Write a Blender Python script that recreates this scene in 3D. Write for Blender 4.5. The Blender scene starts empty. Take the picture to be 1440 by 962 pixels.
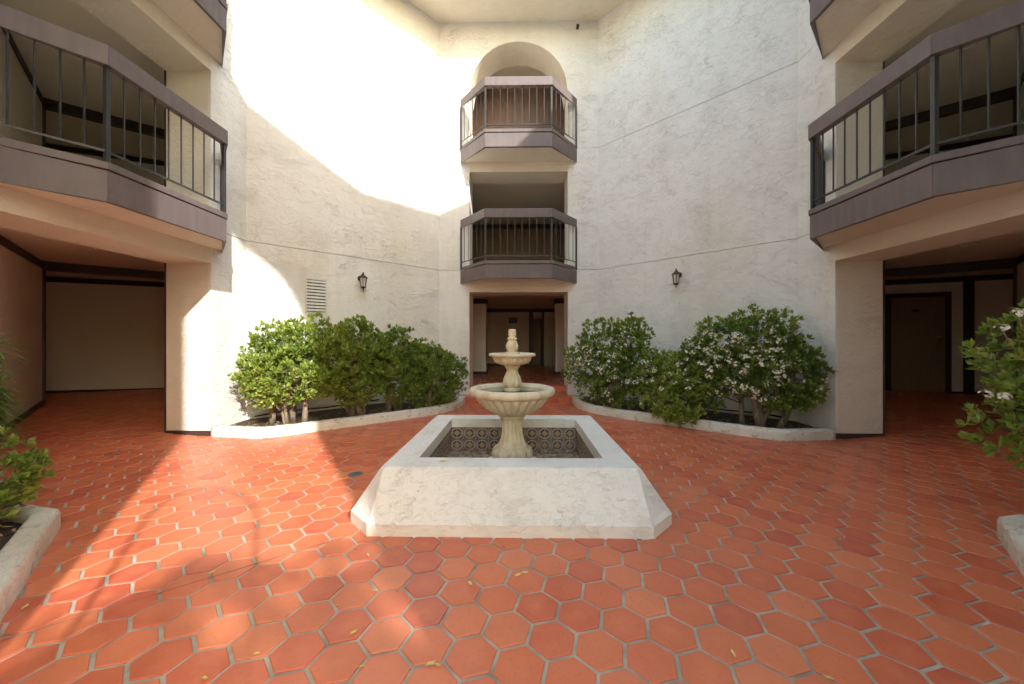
import bpy, bmesh, math, random
from mathutils import Vector, Matrix, noise
R = math.radians
sc = bpy.context.scene
# ------------------------------------------------------------------ camera, sky, sun, exposure
cam = bpy.data.cameras.new('camera')
cam.sensor_fit = 'HORIZONTAL'; cam.sensor_width = 36.0
cam.lens = 523 / 1440 * 36.0
cam.shift_y = -3 / 1440
cam.clip_start = 0.02; cam.clip_end = 500
cam_o = bpy.data.objects.new('camera', cam); sc.collection.objects.link(cam_o)
cam_o.location = (0, 0, 1.4); cam_o.rotation_euler = (R(90), 0, R(1.0))
sc.camera = cam_o

SUN_AZ, SUN_EL = 34.5, 30.0            # degrees right of straight behind the camera / above the horizon
SD = Vector((math.sin(R(SUN_AZ)) * math.cos(R(SUN_EL)), -math.cos(R(SUN_AZ)) * math.cos(R(SUN_EL)), math.sin(R(SUN_EL))))
world = bpy.data.worlds.new('World'); sc.world = world; world.use_nodes = True
wn = world.node_tree; wn.nodes.clear()
sky = wn.nodes.new('ShaderNodeTexSky'); sky.sky_type = 'NISHITA'; sky.sun_disc = False
sky.sun_elevation = R(SUN_EL); sky.sun_rotation = R(180 - SUN_AZ)
sky.air_density = 2.0; sky.dust_density = 2.0; sky.ozone_density = 1.0
bg = wn.nodes.new('ShaderNodeBackground'); bg.inputs['Strength'].default_value = 0.15
wo = wn.nodes.new('ShaderNodeOutputWorld')
wn.links.new(sky.outputs[0], bg.inputs[0]); wn.links.new(bg.outputs[0], wo.inputs[0])
sl = bpy.data.lights.new('sun', 'SUN'); sl.energy = 2.0; sl.angle = R(0.9); sl.color = (1.0, 0.965, 0.91)
so = bpy.data.objects.new('sun', sl); sc.collection.objects.link(so)
so.location = SD * 60; so.rotation_euler = SD.to_track_quat('Z', 'Y').to_euler()
sc.view_settings.view_transform = 'Standard'; sc.view_settings.look = 'None'
sc.view_settings.gamma = 1.0; sc.view_settings.use_curve_mapping = False
sc.view_settings.exposure = 1.92
sc.cycles.max_bounces = 12; sc.cycles.diffuse_bounces = 8; sc.cycles.glossy_bounces = 4
sc.cycles.use_denoising = True; sc.cycles.caustics_reflective = False; sc.cycles.caustics_refractive = False

# ------------------------------------------------------------------ materials
def mat(name, col, rough=0.6, spec=0.5):
    m = bpy.data.materials.new(name); m.use_nodes = True
    nt = m.node_tree; b = nt.nodes['Principled BSDF']
    b.inputs['Base Color'].default_value = (*col, 1); b.inputs['Roughness'].default_value = rough
    b.inputs['Specular IOR Level'].default_value = spec
    return m, nt, b
def nd(nt, t, **kw):
    n = nt.nodes.new(t)
    for k, v in kw.items():
        if hasattr(n, k): setattr(n, k, v)
        else: n.inputs[k].default_value = v
    return n
def pos_scaled(nt, s):
    g = nt.nodes.new('ShaderNodeNewGeometry'); m = nd(nt, 'ShaderNodeMapping'); m.inputs['Scale'].default_value = s
    nt.links.new(g.outputs['Position'], m.inputs['Vector']); return m.outputs[0]
def ramp(nt, src, pts):
    r = nt.nodes.new('ShaderNodeValToRGB'); e = r.color_ramp.elements
    while len(e) < len(pts): e.new(0.5)
    for i, (p, c) in enumerate(pts):
        e[i].position = p; e[i].color = (*c, 1) if len(c) == 3 else c
    nt.links.new(src, r.inputs[0]); return r.outputs[0]
def mixc(nt, fac, a, b, mode='MIX'):
    m = nt.nodes.new('ShaderNodeMix'); m.data_type = 'RGBA'; m.blend_type = mode
    for sock, v in ((m.inputs[0], fac), (m.inputs[6], a), (m.inputs[7], b)):
        if hasattr(v, 'links'): nt.links.new(v, sock)
        elif isinstance(v, (int, float)): sock.default_value = v
        else: sock.default_value = (*v, 1)
    return m.outputs[2]
def math2(nt, op, a, b=None):
    m = nt.nodes.new('ShaderNodeMath'); m.operation = op
    for i, v in enumerate((a, b)):
        if v is None: continue
        if hasattr(v, 'links'): nt.links.new(v, m.inputs[i])
        else: m.inputs[i].default_value = v
    return m.outputs[0]
G0, G1 = (0, 0, 0), (1, 1, 1)
def stucco(name, col, relief=1.0, stain=0.10, hscale=1.0, warp=0.9, drip=0.0, spots=None, soft=1.3):
    """skip-trowelled plaster: flat plateaus with torn edges over a fine sandy grain"""
    m, nt, b = mat(name, col, 0.88, 0.25)
    v1 = pos_scaled(nt, (5.0 * hscale, 5.0 * hscale, 11 * hscale)); v2 = pos_scaled(nt, (9, 9, 17)); v3 = pos_scaled(nt, (60, 60, 60)); v4 = pos_scaled(nt, (.7, .7, .35))
    n1 = nd(nt, 'ShaderNodeTexNoise', Scale=1.0, Detail=5.0, Roughness=0.62, Distortion=warp); nt.links.new(v1, n1.inputs['Vector'])
    n2 = nd(nt, 'ShaderNodeTexNoise', Scale=1.0, Detail=3.0, Roughness=0.55, Distortion=warp * 1.5); nt.links.new(v2, n2.inputs['Vector'])
    n3 = nd(nt, 'ShaderNodeTexNoise', Scale=1.0, Detail=3.0); nt.links.new(v3, n3.inputs['Vector'])
    n4 = nd(nt, 'ShaderNodeTexNoise', Scale=1.0, Detail=6.0, Roughness=0.65); nt.links.new(v4, n4.inputs['Vector'])
    p1 = ramp(nt, n1.outputs[0], [(0.545, G0), (0.575, G1)]); p2 = ramp(nt, n2.outputs[0], [(0.60, G0), (0.625, G1)])
    mk = nd(nt, 'ShaderNodeTexNoise', Scale=1.0, Detail=2.0); nt.links.new(pos_scaled(nt, (2.6 * hscale ** .5, 2.6 * hscale ** .5, 3.4 * hscale ** .5)), mk.inputs['Vector'])
    p3 = math2(nt, 'MULTIPLY', ramp(nt, n1.outputs[0], [(0.465, G1), (0.485, G0), (0.505, G1)]), 1.0)
    p3 = math2(nt, 'SUBTRACT', 1.0, math2(nt, 'MULTIPLY', math2(nt, 'SUBTRACT', 1.0, p3), ramp(nt, mk.outputs[0], [(0.53, G0), (0.60, G1)])))
    h = math2(nt, 'ADD', math2(nt, 'MULTIPLY', p1, 0.55), math2(nt, 'MULTIPLY', p2, 0.55))
    h = math2(nt, 'ADD', h, math2(nt, 'MULTIPLY', p3, 1.05))
    h = math2(nt, 'ADD', h, math2(nt, 'MULTIPLY', n3.outputs[0], 0.5))
    h = math2(nt, 'ADD', h, math2(nt, 'MULTIPLY', n2.outputs[0], soft))
    bp = nd(nt, 'ShaderNodeBump', Strength=min(1, 0.7 * relief), Distance=0.0095)
    nt.links.new(h, bp.inputs['Height']); nt.links.new(bp.outputs[0], b.inputs['Normal'])
    c2 = tuple(x * (1 - stain * k) for x, k in zip(col, (1.3, 1.6, 2.3)))
    st = ramp(nt, n4.outputs[0], [(0.48, G0), (0.75, G1)])
    cc = mixc(nt, st, col, c2)
    if drip:
        n5 = nd(nt, 'ShaderNodeTexNoise', Scale=1.0, Detail=5.0, Roughness=0.6, Distortion=0.3); nt.links.new(pos_scaled(nt, (5.5, 5.5, .32)), n5.inputs['Vector'])
        cc = mixc(nt, ramp(nt, n5.outputs[0], [(0.55, G0), (0.82, (drip,) * 3)]), cc, tuple(x * k for x, k in zip(col, (.72, .68, .58))))
        cc = mixc(nt, ramp(nt, p2, [(0.0, G0), (1.0, (.05,) * 3)]), cc, tuple(x * k for x, k in zip(col, (.70, .67, .60))))
    if spots:
        n6 = nd(nt, 'ShaderNodeTexNoise', Scale=1.0, Detail=7.0, Roughness=0.7); nt.links.new(pos_scaled(nt, (9, 9, 9)), n6.inputs['Vector'])
        cc = mixc(nt, ramp(nt, n6.outputs[0], [(0.56, G0), (0.66, (.75,) * 3)]), cc, spots)
    nt.links.new(cc, b.inputs['Base Color'])
    return m
M = {}
M['stucco'] = stucco('white_stucco', (0.81, 0.80, 0.765), 1.0, 0.11, drip=.3)
M['cream'] = stucco('cream_plaster', (0.78, 0.73, 0.62), 0.7, 0.08)
M['inner'] = stucco('corridor_plaster', (0.79, 0.765, 0.70), 0.4, 0.06)
M['basin'] = stucco('basin_stucco', (0.74, 0.725, 0.685), 0.85, 0.10, 2.6, 0.35, 0.4, None, 0.8)
M['kerb'] = stucco('kerb_plaster', (0.74, 0.71, 0.63), 1.0, 0.20, 2.2, 0.5, 0.6, (0.30, 0.27, 0.20))
M['reveal'] = stucco('beige_plaster', (0.77, 0.735, 0.655), 0.9, 0.08)
M['ceil'] = stucco('ceiling_plaster', (0.79, 0.73, 0.62), 0.35, 0.04)

def painted(name, col, rough=0.5, streak=(14, 14, 2), chips=False):
    m, nt, b = mat(name, col, rough, 0.4)
    n = nd(nt, 'ShaderNodeTexNoise', Scale=1.0, Detail=5.0, Roughness=0.6); nt.links.new(pos_scaled(nt, streak), n.inputs['Vector'])
    cc = mixc(nt, ramp(nt, n.outputs[0], [(0.4, G0), (0.75, G1)]), col, tuple(min(1, c * 1.22 + .008) for c in col))
    if chips:
        n2 = nd(nt, 'ShaderNodeTexNoise', Scale=1.0, Detail=8.0, Roughness=0.75); nt.links.new(pos_scaled(nt, (11, 11, 16)), n2.inputs['Vector'])
        cc = mixc(nt, ramp(nt, n2.outputs[0], [(0.66, G0), (0.70, (.7,) * 3)]), cc, (0.30, 0.26, 0.23))
        n3 = nd(nt, 'ShaderNodeTexNoise', Scale=1.0, Detail=4.0); nt.links.new(pos_scaled(nt, (1.6, 1.6, 3)), n3.inputs['Vector'])
        cc = mixc(nt, ramp(nt, n3.outputs[0], [(0.45, G0), (0.7, (.5,) * 3)]), cc, (0.18, 0.145, 0.14))
    nt.links.new(cc, b.inputs['Base Color'])
    bp = nd(nt, 'ShaderNodeBump', Strength=0.2, Distance=0.003); nt.links.new(n.outputs[0], bp.inputs['Height']); nt.links.new(bp.outputs[0], b.inputs['Normal'])
    return m
M['brown'] = painted('brown_painted_wood', (0.128, 0.100, 0.098), chips=True)
M['dark'] = painted('dark_brown_trim', (0.050, 0.030, 0.027), 0.45)
M['boards'] = painted('mauve_brown_boards', (0.20, 0.125, 0.095), 0.55)
M['iron'] = painted('dark_painted_iron', (0.028, 0.025, 0.025), 0.42)
M['black'] = painted('black_metal', (0.018, 0.017, 0.016), 0.4)
M['grate'] = painted('grey_cast_metal', (0.16, 0.16, 0.155), 0.5)
M['offwhite'] = painted('off_white_paint', (0.62, 0.60, 0.54), 0.5)
M['door'] = painted('brown_door_wood', (0.25, 0.175, 0.11), 0.45, (30, 30, 2))
M['glass'] = mat('frosted_lantern_glass', (0.55, 0.52, 0.44), 0.35)[0]
M['brass'] = mat('door_brass', (0.45, 0.33, 0.14), 0.35)[0]; M['brass'].node_tree.nodes['Principled BSDF'].inputs['Metallic'].default_value = 0.9

def terracotta(name, rough=0.35):
    m, nt, b = mat(name, (0.5, 0.12, 0.05), rough, 0.45)
    oi = nt.nodes.new('ShaderNodeObjectInfo'); at = nd(nt, 'ShaderNodeAttribute', attribute_name='tone')
    f = math2(nt, 'FRACT', math2(nt, 'ADD', oi.outputs['Random'], at.outputs['Fac']))
    base = ramp(nt, f, [(0.0, (0.58, 0.140, 0.062)), (0.28, (0.63, 0.170, 0.076)), (0.50, (0.55, 0.118, 0.058)), (0.70, (0.66, 0.205, 0.094)), (0.88, (0.54, 0.115, 0.056)), (0.965, (0.49, 0.100, 0.060)), (1.0, (0.56, 0.125, 0.058))])
    n = nd(nt, 'ShaderNodeTexNoise', Scale=1.0, Detail=6.0, Roughness=0.6); nt.links.new(pos_scaled(nt, (7, 7, 7)), n.inputs['Vector'])
    n2 = nd(nt, 'ShaderNodeTexNoise', Scale=1.0, Detail=4.0); nt.links.new(pos_scaled(nt, (45, 45, 45)), n2.inputs['Vector'])
    wr = nd(nt, 'ShaderNodeAttribute', attribute_name='wear')
    c = mixc(nt, math2(nt, 'MULTIPLY', ramp(nt, n.outputs[0], [(0.36, G0), (0.68, (0.85,) * 3)]), math2(nt, 'ADD', math2(nt, 'MULTIPLY', wr.outputs['Fac'], .75), .25)), base, (0.67, 0.215, 0.10))
    n9 = nd(nt, 'ShaderNodeTexNoise', Scale=1.0, Detail=5.0, Roughness=0.6); nt.links.new(pos_scaled(nt, (1.3, 1.3, 1.3)), n9.inputs['Vector'])
    c = mixc(nt, ramp(nt, n9.outputs[0], [(0.45, G0), (0.75, (0.35,) * 3)]), c, (0.40, 0.115, 0.06))
    c = mixc(nt, ramp(nt, n2.outputs[0], [(0.55, G0), (0.80, (0.35,) * 3)]), c, (0.34, 0.075, 0.04))
    nt.links.new(c, b.inputs['Base Color'])
    nt.links.new(ramp(nt, n.outputs[0], [(0.3, (rough - .08,) * 3), (0.7, (rough + .14,) * 3)]), b.inputs['Roughness'])
    bp = nd(nt, 'ShaderNodeBump', Strength=0.25, Distance=0.003); nt.links.new(math2(nt, 'ADD', n.outputs[0], math2(nt, 'MULTIPLY', n2.outputs[0], .4)), bp.inputs['Height']); nt.links.new(bp.outputs[0], b.inputs['Normal'])
    return m
M['tile'] = terracotta('terracotta')
M['tile_in'] = terracotta('terracotta_polished', 0.25)
def grout():
    m, nt, b = mat('grout', (0.33, 0.28, 0.22), 0.9, 0.2)
    n = nd(nt, 'ShaderNodeTexNoise', Scale=1.0, Detail=6.0); nt.links.new(pos_scaled(nt, (6, 6, 6)), n.inputs['Vector'])
    nt.links.new(mixc(nt, ramp(nt, n.outputs[0], [(0.35, G0), (0.7, G1)]), (0.50, 0.43, 0.345), (0.27, 0.23, 0.18)), b.inputs['Base Color'])
    return m
M['grout'] = grout()
M['soil'] = stucco('planter_soil', (0.085, 0.062, 0.042), 2.5, 0.2, 3)
M['seam'] = mat('dark_seam', (0.26, 0.13, 0.085), 0.9)[0]

def cast_stone():
    m, nt, b = mat('cast_stone', (0.55, 0.48, 0.34), 0.8, 0.3)
    n = nd(nt, 'ShaderNodeTexNoise', Scale=1.0, Detail=7.0, Roughness=0.65); nt.links.new(pos_scaled(nt, (9, 9, 5)), n.inputs['Vector'])
    nt.links.new(ramp(nt, n.outputs[0], [(0.30, (0.46, 0.38, 0.25)), (0.52, (0.64, 0.57, 0.42)), (0.75, (0.74, 0.69, 0.55))]), b.inputs['Base Color'])
    bp = nd(nt, 'ShaderNodeBump', Strength=0.3, Distance=0.003); nt.links.new(n.outputs[0], bp.inputs['Height']); nt.links.new(bp.outputs[0], b.inputs['Normal'])
    return m
M['stone'] = cast_stone()
M['water'] = mat('green_pool_water', (0.06, 0.065, 0.025), 0.06, 0.6)[0]

def deco_tile():
    """glazed tile: dark octagon ring round a tan medallion, pale corner bars, on UV 0..1"""
    m, nt, b = mat('glazed_medallion_tile', (0.2, 0.15, 0.12), 0.25, 0.5)
    uv = nt.nodes.new('ShaderNodeUVMap'); sep = nt.nodes.new('ShaderNodeSeparateXYZ'); nt.links.new(uv.outputs[0], sep.inputs[0])
    ax = math2(nt, 'ABSOLUTE', math2(nt, 'SUBTRACT', sep.outputs[0], .5)); ay = math2(nt, 'ABSOLUTE', math2(nt, 'SUBTRACT', sep.outputs[1], .5))
    oc = math2(nt, 'MAXIMUM', math2(nt, 'MAXIMUM', ax, ay), math2(nt, 'MULTIPLY', math2(nt, 'ADD', ax, ay), .7071))
    med = ramp(nt, oc, [(0.0, (0.42, 0.30, 0.17)), (0.20, (0.36, 0.26, 0.15)), (0.215, (0.10, 0.06, 0.045)), (0.34, (0.12, 0.07, 0.055)), (0.36, (0.38, 0.35, 0.32)), (0.43, (0.42, 0.39, 0.36)), (0.45, (0.22, 0.15, 0.115))])
    cr = nt.nodes.new('ShaderNodeMath'); cr.operation = 'MINIMUM'; nt.links.new(ax, cr.inputs[0]); nt.links.new(ay, cr.inputs[1])
    cross = math2(nt, 'LESS_THAN', cr.outputs[0], 0.035); out = math2(nt, 'GREATER_THAN', oc, 0.21)
    col = mixc(nt, math2(nt, 'MULTIPLY', math2(nt, 'MULTIPLY', cross, out), 0.8), med, (0.36, 0.34, 0.33))
    n = nd(nt, 'ShaderNodeTexNoise', Scale=1.0, Detail=5.0); nt.links.new(pos_scaled(nt, (8, 8, 8)), n.inputs['Vector'])
    nt.links.new(mixc(nt, ramp(nt, n.outputs[0], [(0.45, G0), (0.75, (0.7,) * 3)]), col, (0.30, 0.24, 0.17)), b.inputs['Base Color'])
    return m
M['deco'] = deco_tile()

def leafmat(name, pts, rough=0.34, trans=0.34):
    m, nt, b = mat(name, (0.08, 0.15, 0.03), rough, 0.4)
    at = nd(nt, 'ShaderNodeAttribute', attribute_name='tone')
    c = ramp(nt, at.outputs['Fac'], pts); nt.links.new(c, b.inputs['Base Color'])
    tr = nt.nodes.new('ShaderNodeBsdfTranslucent'); nt.links.new(mixc(nt, 1.0, c, (1.6, 1.5, 0.6), 'MULTIPLY'), tr.inputs[0])
    mx = nt.nodes.new('ShaderNodeMixShader'); mx.inputs[0].default_value = trans
    nt.links.new(b.outputs[0], mx.inputs[1]); nt.links.new(tr.outputs[0], mx.inputs[2]); nt.links.new(mx.outputs[0], nt.nodes['Material Output'].inputs[0])
    return m
M['leaf'] = leafmat('glossy_leaf', [(0, (0.07, 0.125, 0.022)), (0.4, (0.16, 0.24, 0.042)), (0.8, (0.25, 0.34, 0.065)), (1, (0.38, 0.42, 0.11))])
M['leaf2'] = leafmat('deep_glossy_leaf', [(0, (0.065, 0.12, 0.024)), (0.45, (0.14, 0.22, 0.045)), (0.85, (0.23, 0.32, 0.065)), (1, (0.36, 0.40, 0.11))])
M['needle'] = leafmat('strap_leaf', [(0, (0.07, 0.15, 0.03)), (1, (0.17, 0.27, 0.06))], 0.45)
M['petal'] = leafmat('white_petal', [(0, (0.86, 0.83, 0.78)), (0.6, (0.84, 0.78, 0.70)), (1, (0.66, 0.50, 0.43))], 0.7, 0.15)
M['dryleaf'] = leafmat('dry_leaf', [(0, (0.70, 0.52, 0.12)), (0.5, (0.52, 0.35, 0.13)), (1, (0.62, 0.54, 0.22))], 0.7, 0.1)
M['litter'] = leafmat('brown_leaf_litter', [(0, (0.14, 0.09, 0.05)), (0.5, (0.33, 0.23, 0.13)), (1, (0.50, 0.39, 0.24))], 0.8, 0.05)
def barkmat():
    m, nt, b = mat('grey_bark', (0.22, 0.17, 0.12), 0.9, 0.2)
    n = nd(nt, 'ShaderNodeTexNoise', Scale=1.0, Detail=6.0); nt.links.new(pos_scaled(nt, (22, 22, 7)), n.inputs['Vector'])
    nt.links.new(ramp(nt, n.outputs[0], [(0.3, (0.13, 0.09, 0.065)), (0.7, (0.33, 0.27, 0.20))]), b.inputs['Base Color'])
    bp = nd(nt, 'ShaderNodeBump', Strength=0.6, Distance=0.01); nt.links.new(n.outputs[0], bp.inputs['Height']); nt.links.new(bp.outputs[0], b.inputs['Normal'])
    return m
M['bark'] = barkmat()

# ------------------------------------------------------------------ mesh helpers
class MB:
    def __init__(s): s.v = []; s.f = []; s.tone = []; s.wear = []
    def add(s, verts, faces, tone=None):
        o = len(s.v); s.v += [tuple(p) for p in verts]; s.f += [tuple(i + o for i in f) for f in faces]
        if tone is not None: s.tone += [tone] * len(verts)
        return s
    def prism(s, poly, z0, z1):
        n = len(poly)
        zt = z1 if callable(z1) else (lambda x, y: z1); zb = z0 if callable(z0) else (lambda x, y: z0)
        s.add([(x, y, zb(x, y)) for x, y in poly] + [(x, y, zt(x, y)) for x, y in poly],
              [tuple(reversed(range(n))), tuple(range(n, 2 * n))] + [(i, (i + 1) % n, n + (i + 1) % n, n + i) for i in range(n)])
        return s
    def box(s, x0, x1, y0, y1, z0, z1): return s.prism([(x0, y0), (x1, y0), (x1, y1), (x0, y1)], z0, z1)
    def bar(s, a, b, w, z0, z1):
        """upright slab of thickness w standing along plan segment a-b"""
        a = Vector(a); b = Vector(b); d = (b - a).normalized(); p = Vector((-d.y, d.x)) * w / 2
        return s.prism([a - p, b - p, b + p, a + p], z0, z1)
    def lathe(s, prof, seg=48, flute=None, c=(0, 0)):
        """prof: (r, z[, amp, n]) rows; amp/n give fluting"""
        rows = []
        for p in prof:
            r, z = p[0], p[1]; amp, nn = (p[2], p[3]) if len(p) > 2 else (0, 1)
            rows.append([(c[0] + r * (1 - amp * (1 - 2 * abs(math.sin(nn * t / 2)))) * math.cos(t), c[1] + r * (1 - amp * (1 - 2 * abs(math.sin(nn * t / 2)))) * math.sin(t), z) for t in (2 * math.pi * i / seg for i in range(seg))])
        f = []
        for j in range(len(rows) - 1):
            for i in range(seg): f.append((j * seg + i, j * seg + (i + 1) % seg, (j + 1) * seg + (i + 1) % seg, (j + 1) * seg + i))
        f.append(tuple(reversed(range(seg)))); f.append(tuple(range((len(rows) - 1) * seg, len(rows) * seg)))
        return s.add([q for r in rows for q in r], f)
    def tube(s, pts, rad, seg=7, tone=None):
        pts = [Vector(p) for p in pts]; rad = rad if isinstance(rad, (list, tuple)) else [rad] * len(pts)
        rows = []; up = Vector((0.31, 0.17, 0.93))
        for i, p in enumerate(pts):
            d = (pts[min(i + 1, len(pts) - 1)] - pts[max(i - 1, 0)]).normalized()
            a = d.cross(up if abs(d.dot(up)) < .95 else Vector((1, 0, 0))).normalized(); b = d.cross(a)
            rows += [p + rad[i] * (a * math.cos(t) + b * math.sin(t)) for t in (2 * math.pi * k / seg for k in range(seg))]
        n = len(pts)
        f = [(j * seg + i, j * seg + (i + 1) % seg, (j + 1) * seg + (i + 1) % seg, (j + 1) * seg + i) for j in range(n - 1) for i in range(seg)]
        f += [tuple(reversed(range(seg))), tuple(range((n - 1) * seg, n * seg))]
        return s.add(rows, f, tone)
    def mesh(s, name, m, smooth=False, fix=True, uv=None):
        me = bpy.data.meshes.new(name); me.from_pydata(s.v, [], s.f)
        if fix:
            bm = bmesh.new(); bm.from_mesh(me); bmesh.ops.recalc_face_normals(bm, faces=bm.faces); bm.to_mesh(me); bm.free()
        if s.tone and len(s.tone) == len(s.v):
            at = me.attributes.new('tone', 'FLOAT', 'POINT'); at.data.foreach_set('value', s.tone)
        if s.wear and len(s.wear) == len(s.v):
            at = me.attributes.new('wear', 'FLOAT', 'POINT'); at.data.foreach_set('value', s.wear)
        if uv:
            l = me.uv_layers.new(name='UVMap')
            for lp in me.loops: l.data[lp.index].uv = uv(me.vertices[lp.vertex_index].co)
        if smooth: me.polygons.foreach_set('use_smooth', [True] * len(me.polygons))
        me.materials.append(M[m]); return me
    def obj(s, name, m, parent=None, mw=None, **kw):
        return link(name, s.mesh(name, m, **kw), parent, mw)
def link(name, data, parent=None, mw=None):
    o = bpy.data.objects.new(name, data); sc.collection.objects.link(o)
    if parent is not None: o.parent = parent
    if mw is not None: o.matrix_local = mw
    return o
def tag(o, label=None, cat=None, group=None, kind=None):
    for k, v in (('label', label), ('category', cat), ('group', group), ('kind', kind)):
        if v: o[k] = v
    return o
def bevel(o, w=0.01, seg=2):
    b = o.modifiers.new('bevel', 'BEVEL'); b.width = w; b.segments = seg; b.limit_method = 'ANGLE'; b.angle_limit = R(35); return o
# pixel -> direction / ground point (building axes), for laying things out on surfaces they touch
_c, _s = math.cos(R(1)), math.sin(R(1))
def ray(x, y): X = (x - 720) / 523; return Vector((X * _c - _s, X * _s + _c, (478 - y) / 523))
def ground(x, y, z=0.0): d = ray(x, y); t = (z - 1.4) / d.z; return Vector((0, 0, 1.4)) + d * t

# ------------------------------------------------------------------ plan: a regular octagonal court
CX, CY, AP = 0.0, 4.2, 4.49
T8 = math.tan(R(22.5)); HS = AP * T8; HW = 1.15
def side(phi, z=0):
    d = Vector((math.cos(R(phi)), math.sin(R(phi)), 0)); t = Vector((d.y, -d.x, 0))
    m = Matrix.Identity(4); m.col[0][:3] = t; m.col[1][:3] = d; m.col[2][:3] = (0, 0, 1)
    m.col[3][:3] = (CX + d.x * AP, CY + d.y * AP, z); return m
FZ = (0.0, 3.05, 5.86)       # finished floors
def zf(x, y): return min(0.27, max(0.0, (abs(x) - 4.62) * 0.08))

# ---- floor: grout sheet with hexagonal tiles
xs = [-40, -7.995, -4.62, 4.62, 7.995, 40]
g = MB(); g.add([(x, y, zf(x, 0) - 0.007) for x in xs for y in (-40, 40)], [(2 * i, 2 * i + 2, 2 * i + 3, 2 * i + 1) for i in range(5)])
floor = tag(g.obj('floor', 'grout'), kind='structure')
PITCH, TH = 0.21867, R(-14.69); LO = Vector((-0.2652, 1.8595))
U = Vector((math.cos(TH), math.sin(TH))) * PITCH; V = Vector((math.cos(TH + R(60)), math.sin(TH + R(60)))) * PITCH
HR = (PITCH - 0.0165) / 2 / math.cos(R(30))
def hexmesh(mb, cx, cy, rnd, tone=None, flat=True):
    tl = (rnd.uniform(-.006, .006), rnd.uniform(-.006, .006)); dz = rnd.uniform(-.0012, .0008)
    k = HR * rnd.uniform(.985, 1.0); ro = rnd.uniform(-.012, .012)
    ang = [TH + R(30 + 60 * i) + ro for i in range(6)]; vs = []
    for rr, zz in ((1.0, -.010), (1.0, -.0028), (.965, 0.0)):
        for a in ang:
            x, y = math.cos(a) * k * rr, math.sin(a) * k * rr
            vs.append((cx + x, cy + y, zz + (dz + tl[0] * x + tl[1] * y if zz > -.005 else 0) + (0 if flat else zf(cx + x, cy + y))))
    vs.append((cx, cy, dz + (0 if flat else zf(cx, cy))))
    fs = [(12 + i, 12 + (i + 1) % 6, 18) for i in range(6)] + [(r * 6 + i, r * 6 + (i + 1) % 6, r * 6 + 6 + (i + 1) % 6, r * 6 + 6 + i) for r in range(2) for i in range(6)]
    mb.add(vs, fs, tone); mb.wear += [0.0] * 18 + [1.0]
FC = Vector((-0.065, 3.86))                    # fountain centre
DG = math.sqrt(.5)
def in_octagon(x, y, a): x -= CX; y -= CY; return max(abs(x), abs(y), (abs(x) + abs(y)) * DG) < a
rnd = random.Random(4)
cells = []
for i in range(-110, 111):
    for j in range(-110, 111):
        p = LO + U * i + V * j; x, y = p
        court = in_octagon(x, y, AP + 0.15) and y > -1.2
        hall = 1.7 < y < 10.5 and 4.4 < abs(x) < 12.3
        entry = abs(x) < 1.25 and (-2.5 < y < 0.2)
        if not (court or hall or entry): continue
        if abs(x - FC.x) < 1.05 and abs(y - FC.y) < 1.05: continue
        if y > 8.40: continue
        cells.append((x, y))
def depth(x, y): return y * _c - x * _s
def seen(x, y):
    z = depth(x, y)
    if z < .2: return 9e9
    px = 720 + 523 * (x * _c + y * _s) / z; py = 478 + 523 * 1.4 / z
    if px < -15 or px > 1455 or py > 985: return 9e9
    if 510 < px < 930 and 590 < py < 745 and y > 2.6: return 9e9
    return z
order = sorted(cells, key=lambda c: seen(*c)); picked = order[:300]; ps = set(picked)
variants = []
for k in range(14):
    mb = MB(); hexmesh(mb, 0, 0, rnd); variants.append(mb.mesh('hex_tile', 'tile', fix=False))
for x, y in picked:
    o = link('tile', rnd.choice(variants), floor); o.location = (x, y, zf(x, y)); o.rotation_euler = (0, 0, R(60) * rnd.randrange(6))
rest = MB()
for c in cells:
    if c not in ps: hexmesh(rest, c[0], c[1], rnd, rnd.random(), False)
tag(rest.obj('tiles_beyond', 'tile', floor, fix=False), kind='stuff')
for a, b in (((495, 752), (0, 902)), ((1172, 622), (1440, 706)), ((240, 618), (0, 690))):       # saw-cut control joints across the paving
    a = ground(*a); b = ground(*b); MB().bar(a.xy, b.xy, .0045, lambda x, y: zf(x, y) - .004, lambda x, y: zf(x, y) + .0022).obj('control_joint', 'seam', floor)
# raised entry: two tiled steps up to the passage behind the far wall
MB().box(-1.45, 1.45, 8.28, 9.12, -.02, .112).obj('step_base', 'grout', floor)
MB().box(-4.5, 4.5, 9.12, 19, -.02, .266).obj('passage_base', 'grout', floor)
def tilebox(nx, ny, nz):
    mb = MB(); mb.box(-nx / 2, nx / 2, -ny / 2, ny / 2, -nz / 2, nz / 2); return mb
rt1 = tilebox(.192, .014, .104).mesh('riser_tile', 'tile'); rt2 = tilebox(.192, .014, .146).mesh('riser_tile', 'tile'); tt = tilebox(.192, .192, .012).mesh('tread_tile', 'tile'); tin = tilebox(.294, .294, .012).mesh('passage_tile', 'tile_in')
for i in range(13):
    x = -1.2 + i * .2
    link('tile', rt1, floor).location = (x, 8.277, .054); link('tile', rt2, floor).location = (x, 9.117, .195)
    for j in range(4): link('tile', tt, floor).location = (x, 8.375 + j * .2, .1145)
mbp = MB()
for i in range(-9, 9):
    for j in range(32):
        x, y = .15 + i * .3, 9.28 + j * .3; mbp.add([(x + a * .1465, y + b * .1465, .2715 + rnd.uniform(-.0006, .0006)) for a, b in ((-1, -1), (1, -1), (1, 1), (-1, 1))], [(0, 1, 2, 3)], rnd.random())
tag(mbp.obj('passage_tiles', 'tile_in', floor, fix=False), kind='stuff')
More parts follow.
